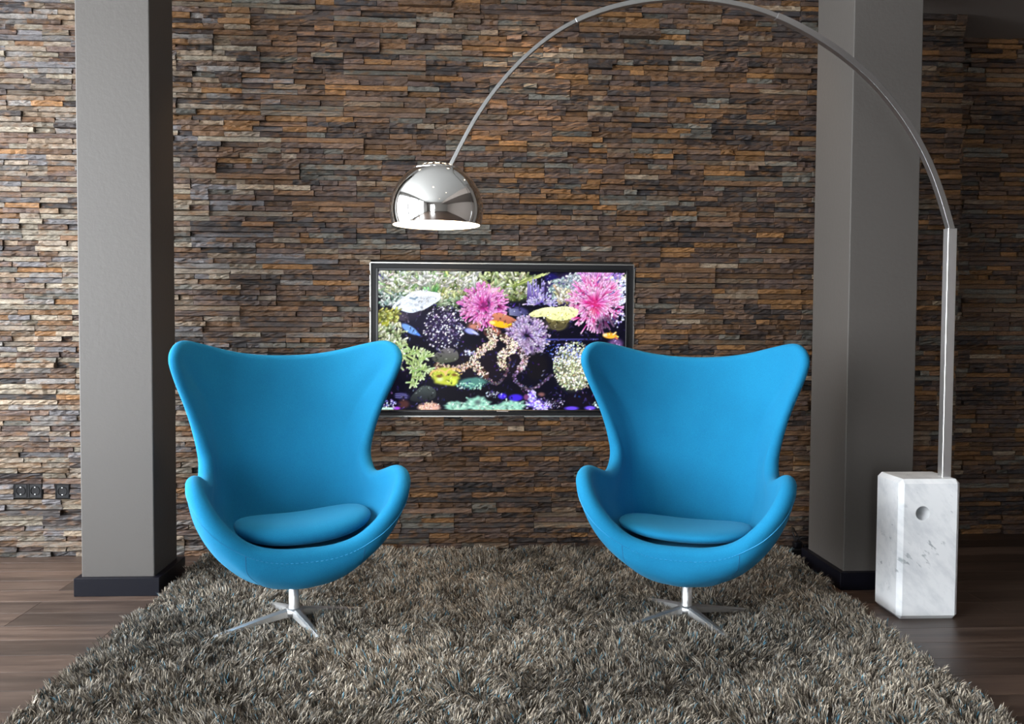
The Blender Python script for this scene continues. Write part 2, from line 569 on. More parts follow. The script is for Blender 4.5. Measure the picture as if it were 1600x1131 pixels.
bm = bmesh.new(); ring(bm, -W_ / 2 + .0055, W_ / 2 - .0055, .0055, H_ - .0055, 0.0215, -0.004, 0.018)
bm_obj('reveal', bm, M_BLACKM, tv)
bm = bmesh.new(); ring(bm, -W_ / 2 + .027, W_ / 2 - .027, .020, H_ - .027, 0.013, -0.009, 0.018, 0.002)
bz = bm_obj('bezel', bm, M_BLACK, tv)
box('logo', (-0.028, -0.0096, 0.0245), (0.028, -0.0086, 0.0285), plain('logo_print', (0.35, 0.3, 0.28, 1), 0.4), bz)

# --- picture: coral reef painted as coloured cells of the glowing screen
SX0, SX1 = TVX0 + 0.040, TVX1 - 0.040
SZ0, SZ1 = TVZ0 + 0.033, TVZ1 - 0.040
PWX, PHX = 772, 436
pic = np.zeros((PHX, PWX, 3), np.float32)
pic[:] = np.array([5, 4, 20]) / 255
prng = np.random.default_rng(21)
def Z2(x, y): return ((x / 3.556 + 560 - 591.5) * 2, (y / 3.556 + 390 - 421.5) * 2)
SC = 2 / 3.556
def _blend(y0, y1, x0, x1, al, col):
    pic[y0:y1, x0:x1] = pic[y0:y1, x0:x1] * (1 - al[..., None]) + np.array(col)[None, None] / 255 * al[..., None]
def blob(cx, cy, rx, ry, col, ang=0, soft=0.25, alpha=1.0, wob=0.0):
    cx, cy = Z2(cx, cy); rx *= SC; ry *= SC
    R = int(max(rx, ry) * 1.5) + 2
    x0, x1, y0, y1 = max(0, int(cx) - R), min(PWX, int(cx) + R), max(0, int(cy) - R), min(PHX, int(cy) + R)
    if x0 >= x1 or y0 >= y1: return
    yy, xx = np.mgrid[y0:y1, x0:x1]
    dx, dy = xx - cx, yy - cy
    c, s = math.cos(ang), math.sin(ang)
    u, v = (dx * c + dy * s) / rx, (-dx * s + dy * c) / ry
    d = np.sqrt(u * u + v * v)
    if wob:
        th = np.arctan2(v, u); ph = prng.uniform(0, 6.28, 3)
        d = d * (1 + wob * (np.sin(5 * th + ph[0]) + .7 * np.sin(9 * th + ph[1]) + .5 * np.sin(14 * th + ph[2])))
    _blend(y0, y1, x0, x1, np.clip((1 - d) / soft, 0, 1) * alpha, col)
def stroke(ax, ay, bx, by, w, col, col2=None):
    ax, ay = Z2(ax, ay); bx, by = Z2(bx, by); w = max(w * SC, .7)
    x0, x1 = int(max(0, min(ax, bx) - w - 2)), int(min(PWX, max(ax, bx) + w + 3))
    y0, y1 = int(max(0, min(ay, by) - w - 2)), int(min(PHX, max(ay, by) + w + 3))
    if x0 >= x1 or y0 >= y1: return
    yy, xx = np.mgrid[y0:y1, x0:x1]
    dx, dy = bx - ax, by - ay
    t = np.clip(((xx - ax) * dx + (yy - ay) * dy) / (dx * dx + dy * dy + 1e-6), 0, 1)
    d = np.hypot(xx - ax - t * dx, yy - ay - t * dy)
    al = np.clip(w - d + .5, 0, 1)[..., None]
    c = np.array(col)[None, None] / 255
    if col2 is not None: c = c * (1 - t[..., None]) + np.array(col2)[None, None] / 255 * t[..., None]
    edge = np.clip((d / w), 0, 1)[..., None]
    pic[y0:y1, x0:x1] = pic[y0:y1, x0:x1] * (1 - al) + c * (1.0 - .45 * edge ** 2) * al
def poly(pts, col, col2=None, alpha=1.0):
    P = np.array([Z2(*p) for p in pts])
    P = hermite(P, chord(P, closed=True), 5, closed=True)
    x0, y0 = np.maximum(P.min(0).astype(int) - 1, 0); x1, y1 = P.max(0).astype(int) + 2
    x1, y1 = min(x1, PWX), min(y1, PHX)
    yy, xx = np.mgrid[y0:y1, x0:x1]
    ins = np.zeros(xx.shape, bool)
    for (ax, ay), (bx, by) in zip(P, np.roll(P, -1, 0)):
        c = ((ay > yy) != (by > yy)) & (xx < (bx - ax) * (yy - ay) / (by - ay + 1e-9) + ax)
        ins ^= c
    g = ((yy - y0) / max(1, y1 - y0))[..., None]
    cc = np.array(col) * (1 - g) + np.array(col if col2 is None else col2) * g
    a = ins[..., None] * alpha
    pic[y0:y1, x0:x1] = pic[y0:y1, x0:x1] * (1 - a) + cc / 255 * a
def jit(c, k=22): return np.clip(np.array(c) + prng.normal(0, k, 3) * .5 + prng.normal(0, k), 0, 255)
def dots(cx, cy, rx, ry, n, r0, r1, cols, core=0.0):
    for _ in range(n):
        a, q = prng.uniform(0, 6.283), prng.uniform(core, 1) ** .6
        r = prng.uniform(r0, r1)
        blob(cx + math.cos(a) * q * rx, cy + math.sin(a) * q * ry, r, r * prng.uniform(.6, 1), jit(cols[prng.integers(len(cols))], 14), prng.uniform(0, 3), .5)
def spray(cx, cy, rx, ry, n, ln, w, c0, c1, a0=0, a1=6.283, core=0.15):
    items = []
    for _ in range(n):
        a = prng.uniform(a0, a1); q = prng.uniform(core, 1)
        items.append((q, a))
    items.sort(key=lambda z: -z[0] if False else z[0])
    for q, a in sorted(items, reverse=True):
        l = ln * prng.uniform(.6, 1.3); b = a + prng.normal(0, .35)
        x, y = cx + math.cos(a) * q * (rx - ln * .5), cy + math.sin(a) * q * (ry - ln * .5)
        stroke(x, y, x + math.cos(b) * l, y + math.sin(b) * l, w * prng.uniform(.7, 1.25), jit(c0, 16), jit(c1, 12))
def thicket(x0, y0, x1, y1, n, ln, w, cols, a0, a1):
    for _ in range(n):
        x, y = prng.uniform(x0, x1), prng.uniform(y0, y1)
        a = prng.uniform(a0, a1); l = ln * prng.uniform(.5, 1.4); c = cols[prng.integers(len(cols))]
        stroke(x, y, x + math.cos(a) * l, y - math.sin(a) * l, w * prng.uniform(.7, 1.2), jit(np.array(c) * .62, 10), jit(np.array(c) * .6 + 105, 14))
# upper band
blob(350, 190, 300, 120, (60, 90, 50), soft=.4); blob(1250, 210, 260, 110, (95, 70, 150), soft=.4); blob(850, 200, 170, 90, (70, 80, 45), soft=.4)
blob(130, 145, 34, 40, (70, 55, 150), soft=.5)
thicket(110, 190, 330, 310, 170, 22, 5.5, [(205, 235, 225), (175, 215, 215), (235, 245, 245), (120, 170, 150)], 0, 3.14)
thicket(140, 120, 400, 230, 150, 44, 6.5, [(190, 225, 150), (225, 240, 190), (140, 190, 95), (240, 250, 225)], -.6, 3.7)
thicket(370, 140, 470, 240, 40, 55, 7, [(110, 205, 95), (175, 235, 150), (230, 250, 215)], .9, 2.2)
thicket(440, 125, 650, 290, 170, 46, 6.5, [(215, 230, 145), (190, 205, 110), (240, 245, 205), (140, 165, 75)], .4, 2.6)
thicket(420, 270, 570, 330, 40, 34, 6, [(190, 215, 170), (110, 150, 90)], 0, 3.1)
thicket(680, 125, 940, 270, 150, 40, 7.5, [(205, 220, 140), (170, 190, 100), (240, 245, 210), (110, 140, 60)], -.5, 3.6)
for i in range(9): stroke(860, 190, 860 + 30 * i * .75, 180 - 8 * i + prng.normal(0, 6), 6, (130, 150, 70), (225, 235, 160))
blob(1065, 145, 45, 35, (22, 16, 84), soft=.4)
thicket(1060, 150, 1210, 250, 130, 16, 6, [(200, 230, 235), (165, 205, 215), (235, 245, 250), (130, 165, 190)], 0, 6.28)
for i in range(16): stroke(935 + i * 6, 275, 935 + i * 6.2 + prng.normal(0, 5), 150 + prng.uniform(0, 60), 4, (70, 45, 130), (175, 165, 235))
spray(1010, 290, 85, 55, 90, 26, 4, (110, 90, 190), (215, 210, 250), 3.0, 6.4)
thicket(1100, 215, 1200, 290, 45, 26, 8, [(235, 225, 190), (205, 185, 120), (245, 240, 225)], .3, 2.8)
spray(1320, 160, 150, 70, 150, 34, 5, (200, 90, 190), (230, 195, 245))
dots(1440, 210, 62, 85, 260, 5, 10, [(235, 235, 250), (210, 215, 240), (250, 250, 255), (170, 170, 215)])
thicket(1160, 125, 1240, 200, 60, 20, 6, [(215, 225, 245), (190, 200, 235)], 0, 6.28)
thicket(112, 115, 660, 210, 90, 40, 7, [(235, 245, 215), (250, 252, 240)], 0, 3.14)
dots(1440, 135, 50, 22, 40, 5, 9, [(235, 230, 190), (130, 110, 190)])
# white plate
blob(320, 400, 140, 90, (10, 7, 34), soft=.4)
poly([(186, 318), (205, 290), (250, 258), (290, 232), (345, 218), (400, 226), (446, 238), (452, 262), (410, 296), (345, 332), (285, 344), (230, 330)], (238, 244, 252), (205, 216, 236))
for i in range(40): stroke(prng.uniform(215, 430), prng.uniform(245, 310), prng.uniform(215, 430), prng.uniform(245, 310), 1.2, (225, 233, 245))
poly([(200, 326), (285, 346), (350, 332), (330, 372), (250, 392), (215, 360)], (48, 40, 62), (16, 12, 36))
stroke(285, 262, 310, 268, 4, (120, 150, 175)); stroke(310, 268, 325, 256, 4, (120, 150, 175))
blob(235, 365, 50, 25, (60, 50, 70), .3)
blob(160, 380, 70, 62, (150, 155, 30), soft=.4); thicket(112, 335, 220, 430, 70, 22, 6, [(205, 205, 50), (165, 170, 35), (120, 125, 25)], -.5, 2)
# dark polyp bank with white tips
blob(470, 430, 130, 130, (34, 24, 58), soft=.4)
dots(470, 425, 115, 130, 270, 3, 8, [(225, 220, 240), (150, 140, 180), (90, 80, 125), (245, 245, 250)])
# magenta sprays
blob(690, 300, 112, 105, (120, 30, 100), soft=.35)
spray(690, 300, 125, 118, 300, 38, 5.5, (185, 40, 135), (242, 165, 225))
blob(720, 290, 12, 40, (110, 50, 110), soft=.6); blob(745, 215, 45, 22, (240, 190, 210), soft=.6, alpha=.7)
blob(1310, 300, 105, 95, (190, 40, 110), soft=.4)
spray(1310, 285, 150, 150, 380, 46, 5, (215, 50, 140), (248, 195, 240))
blob(1300, 330, 45, 30, (200, 60, 90), soft=.9, alpha=.5)
# mid
poly([(740, 350), (775, 340), (810, 352), (850, 368), (885, 396), (850, 420), (790, 425), (745, 400)], (206, 130, 100), (140, 78, 62)); blob(640, 415, 50, 30, (185, 120, 105), soft=.6)
blob(740, 450, 55, 35, (185, 100, 75), soft=.5)
blob(880, 330, 70, 30, (62, 58, 112), .15, .4)
for i in range(5): stroke(835, 318 + 8 * i, 930, 330 + 8 * i, 3, (150, 155, 200), (60, 60, 110))
blob(1090, 400, 105, 45, (48, 42, 44), soft=.5); blob(1105, 400, 58, 45, (118, 112, 62), soft=.4)
poly([(1035, 372), (1185, 366), (1150, 405), (1130, 425), (1075, 425), (1060, 405)], (132, 122, 66), (60, 54, 40))
poly([(942, 350), (962, 334), (1015, 314), (1100, 305), (1180, 307), (1218, 324), (1214, 346), (1180, 372), (1120, 381), (1062, 376), (1030, 360), (985, 364), (955, 360)], (240, 240, 190), (222, 224, 150))
dots(1090, 350, 90, 18, 26, 3, 6, [(160, 160, 80), (205, 205, 130)])
blob(1390, 410, 90, 70, (12, 8, 30), soft=.4, alpha=.6)
dots(1440, 360, 35, 60, 40, 4, 9, [(170, 160, 220), (60, 50, 110), (220, 220, 245)])
blob(1430, 520, 55, 50, (102, 72, 122), soft=.5)
blob(1398, 466, 46, 19, (246, 172, 52), .05, .3); blob(1370, 462, 16, 11, (252, 225, 170), 0, .5); stroke(1415, 460, 1430, 448, 5, (250, 220, 150)); stroke(1430, 478, 1440, 482, 6, (220, 120, 90))
spray(930, 470, 120, 100, 300, 24, 7, (96, 68, 128), (206, 186, 226))
blob(930, 510, 45, 30, (110, 85, 120), soft=.8, alpha=.5)
blob(282, 436, 62, 22, (108, 152, 222), .55, .3); blob(325, 462, 26, 8, (80, 130, 225), .6, .4)
blob(615, 445, 40, 20, (150, 160, 236), .3, .5); blob(645, 455, 30, 10, (190, 195, 240), .5, .6)
blob(780, 405, 62, 20, (244, 176, 28), .2, .25); stroke(822, 412, 842, 404, 6, (235, 200, 40)); blob(738, 396, 22, 12, (245, 215, 130), .2, .5)
# dark centre
blob(720, 620, 240, 120, (20, 13, 24), soft=.3); blob(985, 640, 75, 90, (14, 11, 18), soft=.3); blob(700, 800, 420, 60, (8, 6, 18), soft=.4)
for i in range(60): blob(prng.uniform(1030, 1270), prng.uniform(490, 600), prng.uniform(4, 10), prng.uniform(3, 6), jit((70, 90, 190), 25), 0, .7)
stroke(1040, 490, 1330, 486, 5, (70, 75, 160), (50, 45, 110))
def tentacle(pts, w, body, tip, dens=1.0):
    P = hermite(pts, chord(pts), 10)
    for a, b in zip(P[:-1], P[1:]): stroke(a[0], a[1], b[0], b[1], w, body)
    for a in P:
        for _ in range(int(7 * dens)):
            an = prng.uniform(0, 6.28); q = w * prng.uniform(.5, 1.15)
            blob(a[0] + math.cos(an) * q, a[1] + math.sin(an) * q, prng.uniform(4, 8), prng.uniform(3, 6), jit(tip, 22), an, .5)
tentacle([(900, 560), (915, 640), (860, 700), (940, 770), (1070, 690)], 9, (58, 46, 66), (120, 105, 140), .35)
tentacle([(700, 690), (760, 740), (800, 710), (840, 600)], 8, (46, 36, 46), (90, 75, 90), .3)
tentacle([(640, 620), (560, 655), (430, 640)], 17, (80, 56, 48), (205, 180, 165))
tentacle([(720, 440), (745, 505), (690, 545), (640, 610), (700, 690)], 22, (88, 60, 52), (226, 206, 190))
tentacle([(800, 480), (865, 540), (800, 570), (795, 640)], 24, (92, 66, 56), (232, 216, 198))
tentacle([(890, 545), (920, 610), (890, 660)], 16, (84, 58, 60), (190, 165, 180), .8)
poly([(405, 600), (440, 560), (500, 540), (545, 560), (550, 600), (490, 622), (430, 620)], (104, 98, 108), (66, 72, 56))
dots(610, 575, 45, 25, 30, 5, 9, [(210, 215, 235), (120, 120, 160)])
# green branching coral at left
def branch(x, y, a, l, w, d):
    if d == 0: return
    x1, y1 = x + math.cos(a) * l, y - math.sin(a) * l
    stroke(x, y, x1, y1, w, jit((150, 180, 105), 10), jit((215, 235, 185), 10))
    for k in range(prng.integers(2, 4)): branch(x1 - math.cos(a) * l * prng.uniform(0, .5), y1 + math.sin(a) * l * prng.uniform(0, .5), a + prng.normal(0, .75), l * .75, w * .9, d - 1)
blob(290, 600, 130, 140, (14, 12, 26), soft=.3)
thicket(112, 430, 240, 560, 90, 28, 7, [(200, 220, 150), (225, 235, 195), (130, 150, 80)], .2, 2.2)
for a in (.2, .8, 1.4, 2.0, 2.6, -.5, -1.1): branch(285 + prng.normal(0, 14), 625 + prng.normal(0, 20), a, 66, 6.5, 4)
# speckled anemone ball at right
blob(1190, 660, 115, 140, (90, 95, 80), soft=.4)
dots(1200, 640, 120, 140, 900, 4, 8, [(235, 238, 215), (205, 215, 170), (248, 248, 240), (120, 130, 90), (160, 150, 120)])
dots(1150, 570, 90, 60, 120, 3, 6, [(130, 145, 230), (210, 215, 250)])
blob(1230, 830, 90, 50, (14, 8, 22), soft=.4)
# clam, teal shelf
blob(630, 735, 95, 36, (74, 124, 118), -.08, .35, 1, .03); dots(620, 750, 80, 22, 60, 4, 8, [(130, 190, 170), (60, 90, 110), (180, 220, 205)])
blob(480, 700, 88, 56, (176, 186, 62), .1, .25, 1, .04); blob(520, 730, 36, 28, (205, 222, 80), 0, .6); blob(450, 715, 25, 18, (205, 215, 150), 0, .7)
for (cx, cy) in ((440, 690), (525, 682)):
    for k in range(10):
        a = math.pi * k / 9
        blob(cx - 42 * math.cos(a), cy - 26 * math.sin(a), 9, 8, (214, 180, 112), 0, .5)
    blob(cx + 6, cy + 8, 22, 12, (110, 78, 36), 0, .6)
# bottom row
poly([(285, 830), (310, 790), (360, 752), (420, 770), (425, 815), (360, 840)], (70, 80, 78), (22, 24, 30)); blob(240, 810, 50, 24, (48, 42, 90), .1, .4)
for i in range(3): stroke(205, 798 + 10 * i, 270, 800 + 9 * i, 1.8, (110, 110, 170))
blob(250, 855, 40, 30, (70, 40, 40), 0, .5)
dots(160, 860, 55, 30, 60, 4, 8, [(120, 110, 190), (190, 190, 230), (70, 60, 130)])
stroke(120, 880, 190, 880, 7, (190, 230, 215)); blob(212, 878, 26, 11, (150, 70, 200), 0, .5)
blob(390, 872, 72, 30, (208, 166, 148), 0, .3, 1, .03); dots(390, 870, 60, 20, 60, 4, 7, [(235, 205, 190), (180, 130, 120)])
for (cx, cy, rx, ry) in ((545, 870, 75, 35), (660, 852, 75, 46), (850, 868, 85, 40), (750, 878, 60, 22)):
    blob(cx, cy, rx, ry, (140, 196, 176), 0, .3, 1, .08)
    for _ in range(26):
        x, yv = cx + prng.uniform(-.8, .8) * rx, cy + prng.uniform(-.7, .8) * ry
        blob(x, yv, prng.uniform(8, 20), prng.uniform(5, 11), jit((185, 225, 208) if prng.random() < .6 else (90, 130, 120), 12), prng.uniform(-.6, .6), .8, .7)
blob(660, 845, 26, 18, (84, 104, 104), 0, .7)
blob(797, 810, 30, 20, (62, 40, 220), 0, .4); blob(872, 818, 48, 24, (58, 36, 205), 0, .4)
dots(750, 800, 50, 18, 40, 3, 6, [(190, 200, 220), (90, 90, 120)])
for (cx, cy, rx, ry) in ((960, 805, 26, 28), (985, 850, 60, 34), (1020, 868, 55, 24)):
    blob(cx, cy, rx, ry, (120, 90, 235), 0, .5, 1, .06)
    for _ in range(34): blob(cx + prng.uniform(-.9, .9) * rx, cy + prng.uniform(-.9, .9) * ry, prng.uniform(5, 11), prng.uniform(4, 8), jit((205, 200, 252), 18), 0, .6)
blob(930, 815, 18, 22, (110, 60, 110), 0, .5); blob(1015, 800, 26, 16, (120, 80, 80), 0, .6)
dots(1090, 850, 60, 30, 60, 3, 6, [(170, 165, 200), (60, 50, 70)])
blob(1185, 878, 50, 14, (96, 66, 226), 0, .5); blob(1290, 876, 40, 14, (110, 80, 225), 0, .5); dots(1330, 860, 20, 22, 20, 4, 7, [(190, 225, 220)])
blob(800, 820, 10, 1, (8, 6, 18), 0)
def detail(n, lo):
    for _ in range(n):
        x, yv = prng.uniform(112, 1480), prng.uniform(115, 885)
        cx, cy = Z2(x, yv); c = pic[int(np.clip(cy, 0, PHX - 1)), int(np.clip(cx, 0, PWX - 1))] * 255
        a = prng.uniform(0, 6.28); l = prng.uniform(6, 18)
        if c.max() > lo:
            k = prng.random()
            c2 = np.clip(c * 1.35 + 60, 0, 255) if k < .6 else c * (.35 if c.min() < 120 else .85)
            stroke(x, yv, x + math.cos(a) * l, yv + math.sin(a) * l, prng.uniform(2, 4.5), c, c2)
        elif prng.random() < .5:
            stroke(x, yv, x + math.cos(a) * l, yv + math.sin(a) * l, prng.uniform(2, 5), (24, 18, 60), jit((70, 58, 120), 30) * prng.uniform(.4, 1.2))
detail(1500, 45)
# --- screen mesh: one cell per two picture samples
lin = np.where(pic <= 0.04045, pic / 12.92, ((pic + 0.055) / 1.055) ** 2.4)
gx, gz = PWX // 2 + 1, PHX // 2 + 1
li = np.pad(lin, ((1, 1), (1, 1), (0, 0)), 'edge')
vc = (li[0:-1:2, 0:-1:2][:gz, :gx] + li[1::2, 0:-1:2][:gz, :gx] + li[0:-1:2, 1::2][:gz, :gx] + li[1::2, 1::2][:gz, :gx]) / 4
gz, gx = vc.shape[:2]
XX, ZZ = np.meshgrid(np.linspace(SX0, SX1, gx), np.linspace(SZ1, SZ0, gz))
V = np.stack([XX - tvc[0], np.full_like(XX, 0.004), ZZ - tvc[2]], -1).reshape(-1, 3)
idx = np.arange(gx * gz).reshape(gz, gx)
F = np.stack([idx[1:, :-1], idx[1:, 1:], idx[:-1, 1:], idx[:-1, :-1]], -1).reshape(-1, 4)
me = bpy.data.meshes.new('screen')
me.vertices.add(len(V)); me.vertices.foreach_set('co', V.astype(np.float32).ravel())
me.loops.add(F.size); me.loops.foreach_set('vertex_index', F.astype(np.int32).ravel())
me.polygons.add(len(F)); me.polygons.foreach_set('loop_start', np.arange(0, F.size, 4, dtype=np.int32))
me.update(calc_edges=True)
add_tint(me, vc.reshape(-1, 3)); me.materials.append(M_SCREEN)
o = bpy.data.objects.new('screen', me); COL.objects.link(o); o.parent = tv
tag(o, 'bright picture of corals, sea anemones and small fish')
box('back_panel', (-W_ / 2 + .02, 0.006, .02), (W_ / 2 - .02, 0.018, H_ - .02), M_BLACKM, tv)

# ------------------------------------------------------------------ egg-shaped chairs
RIM = np.array([(0, -.245, .322), (.10, -.247, .327), (.19, -.252, .356), (.263, -.262, .42), (.318, -.257, .497), (.343, -.222, .553), (.344, -.155, .572),
    (.325, -.07, .548), (.302, .03, .525), (.291, .11, .548), (.290, .155, .605), (.312, .152, .70), (.350, .116, .82), (.385, .070, .917), (.399, .056, .978),
    (.378, .094, 1.018), (.312, .17, 1.010), (.2, .243, .979), (.1, .274, .964), (0, .284, .960)])
PO = (0, .02, .198)
COLS = {0: [PO, (0, -.125, .208), (0, -.238, .256)], 2: [PO, (.075, -.115, .212), (.138, -.208, .264), (.176, -.250, .315)],
    4: [PO, (.118, -.075, .218), (.212, -.15, .292), (.289, -.222, .405)], 6: [PO, (.13, -.04, .220), (.236, -.09, .302), (.320, -.135, .445)],
    8: [PO, (.135, .03, .220), (.240, .03, .302), (.300, .03, .425)], 9: [PO, (.13, .06, .220), (.235, .075, .302), (.288, .095, .43)],
    10: [PO, (.128, .09, .220), (.228, .115, .302), (.270, .15, .43), (.276, .168, .53)],
    11: [PO, (.12, .11, .218), (.22, .145, .300), (.255, .185, .45), (.268, .196, .60)],
    12: [PO, (.115, .13, .215), (.206, .175, .298), (.240, .212, .47), (.258, .220, .64), (.302, .176, .755)],
    13: [PO, (.105, .145, .215), (.19, .195, .296), (.225, .23, .48), (.248, .234, .68), (.322, .165, .835)],
    14: [PO, (.095, .155, .215), (.172, .212, .295), (.205, .243, .48), (.235, .245, .70), (.334, .160, .885)],
    15: [PO, (.085, .165, .215), (.145, .23, .295), (.170, .258, .48), (.200, .262, .70), (.288, .198, .892)],
    17: [PO, (.05, .18, .215), (.08, .245, .295), (.09, .277, .48), (.105, .288, .70), (.155, .275, .86)],
    19: [PO, (0, .185, .215), (0, .25, .295), (0, .284, .48), (0, .296, .70), (0, .297, .86)]}
NJ = 44
keys = sorted(COLS)
kc = []
for k in keys:
    P = np.array(list(COLS[k]) + [tuple(RIM[k])])
    kc.append(resample(hermite(P, chord(P), 14), NJ))
kc = np.array(kc)
rt_ = chord(RIM, power=1.0)
full = []
wv = np.linspace(0, 1, NJ)[:, None] ** 3
for k in range(20):
    if k in COLS: full.append(kc[keys.index(k)]); continue
    i = max(j for j in range(len(keys)) if keys[j] < k)
    s = (rt_[k] - rt_[keys[i]]) / (rt_[keys[i + 1]] - rt_[keys[i]])
    c = kc[i] * (1 - s) + kc[i + 1] * s
    full.append(c + (RIM[k] - c[-1]) * wv)
mir = [f * np.array([-1, 1, 1]) for f in full[18:0:-1]]
loop = np.array(full + mir)                                     # 38 columns
tl = chord(loop[:, -1], closed=True, power=0.85)
NP_ = 7
surf = hermite(loop, tl, NP_, closed=True)                      # (266, NJ, 3)
NCOL = surf.shape[0]
# smooth along the columns a little
for _ in range(6):
    s2 = surf.copy(); s2[:, 1:-1] = .5 * surf[:, 1:-1] + .25 * (surf[:, :-2] + surf[:, 2:])
    s3 = .5 * s2 + .25 * (np.roll(s2, 1, 0) + np.roll(s2, -1, 0)); s3[:, -1] = surf[:, -1] * .5 + .25 * (np.roll(surf[:, -1], 1, 0) + np.roll(surf[:, -1], -1, 0)); surf = s3
du = np.roll(surf, -1, 0) - np.roll(surf, 1, 0)
dv = np.gradient(surf, axis=1)
nrm = np.cross(du, dv); nrm /= (np.linalg.norm(nrm, axis=2, keepdims=True) + 1e-9)
ctr = np.array([0, -.05, .55])
sgn = np.sign(np.mean(np.sum(nrm * (ctr - surf), 2)))
nrm *= sgn                                                      # inward
nrm[:, 0] = (0, 0, 1)
rimz = surf[:, -1, 2]
h = np.where(rimz < .56, .028, .028 - .010 * np.clip((rimz - .56) / .2, 0, 1))
for _ in range(10): h = .5 * h + .25 * (np.roll(h, 1) + np.roll(h, -1))
H = h[:, None, None]
outer = surf - nrm * H
inner = surf + nrm * H
zi = inner[..., 2]; kk = 0.02
inner[..., 2] = .5 * (zi + .326 + np.sqrt((zi - .326) ** 2 + kk * kk * 4))
lift = np.clip((np.linspace(0, 1, NJ) - .85) / .15, 0, 1)[None, :]
inner[..., 2] = inner[..., 2] * (1 - lift) + zi * lift
tv0 = surf[:, -1] - surf[:, -3]
nr = nrm[:, -1]
rtan = np.roll(surf[:, -1], -1, 0) - np.roll(surf[:, -1], 1, 0); rtan /= np.linalg.norm(rtan, axis=1, keepdims=True)
tv_ = np.cross(rtan, nr); tv_ *= np.sign(np.sum(tv_ * tv0, 1, keepdims=True)); tv_ /= np.linalg.norm(tv_, axis=1, keepdims=True)
cap = [surf[:, -1] + h[:, None] * (nr * math.cos(a) * -1 + tv_ * math.sin(a)) for a in np.linspace(0, math.pi, 11)[1:-1]]
rows = [outer[:, j] for j in range(1, NJ)] + cap + [inner[:, j] for j in range(NJ - 1, 0, -1)]
R = len(rows)
V = np.concatenate(rows)
F = []
for j in range(R - 1):
    for i in range(NCOL):
        F.append((j * NCOL + i, j * NCOL + (i + 1) % NCOL, (j + 1) * NCOL + (i + 1) % NCOL, (j + 1) * NCOL + i))
VB = list(map(tuple, V)) + [tuple(outer[0, 0] - np.array([0, 0, 0.0])), tuple(inner[0, 0])]
for i in range(NCOL):
    F.append((len(V), (i + 1) % NCOL, i)); F.append((len(V) + 1, (R - 1) * NCOL + i, (R - 1) * NCOL + (i + 1) % NCOL))

def outer_at(i, dist):
    """point + frame on outer surface 'dist' below the rim on column i"""
    c = outer[i % NCOL]
    L = np.concatenate([[0], np.cumsum(np.linalg.norm(np.diff(c[::-1], axis=0), axis=1))])
    p = np.array([np.interp(dist, L, c[::-1][:, q]) for q in range(3)])
    j = int(np.clip(np.searchsorted(L, dist), 1, NJ - 2))
    return p, -nrm[i % NCOL, NJ - 1 - j]

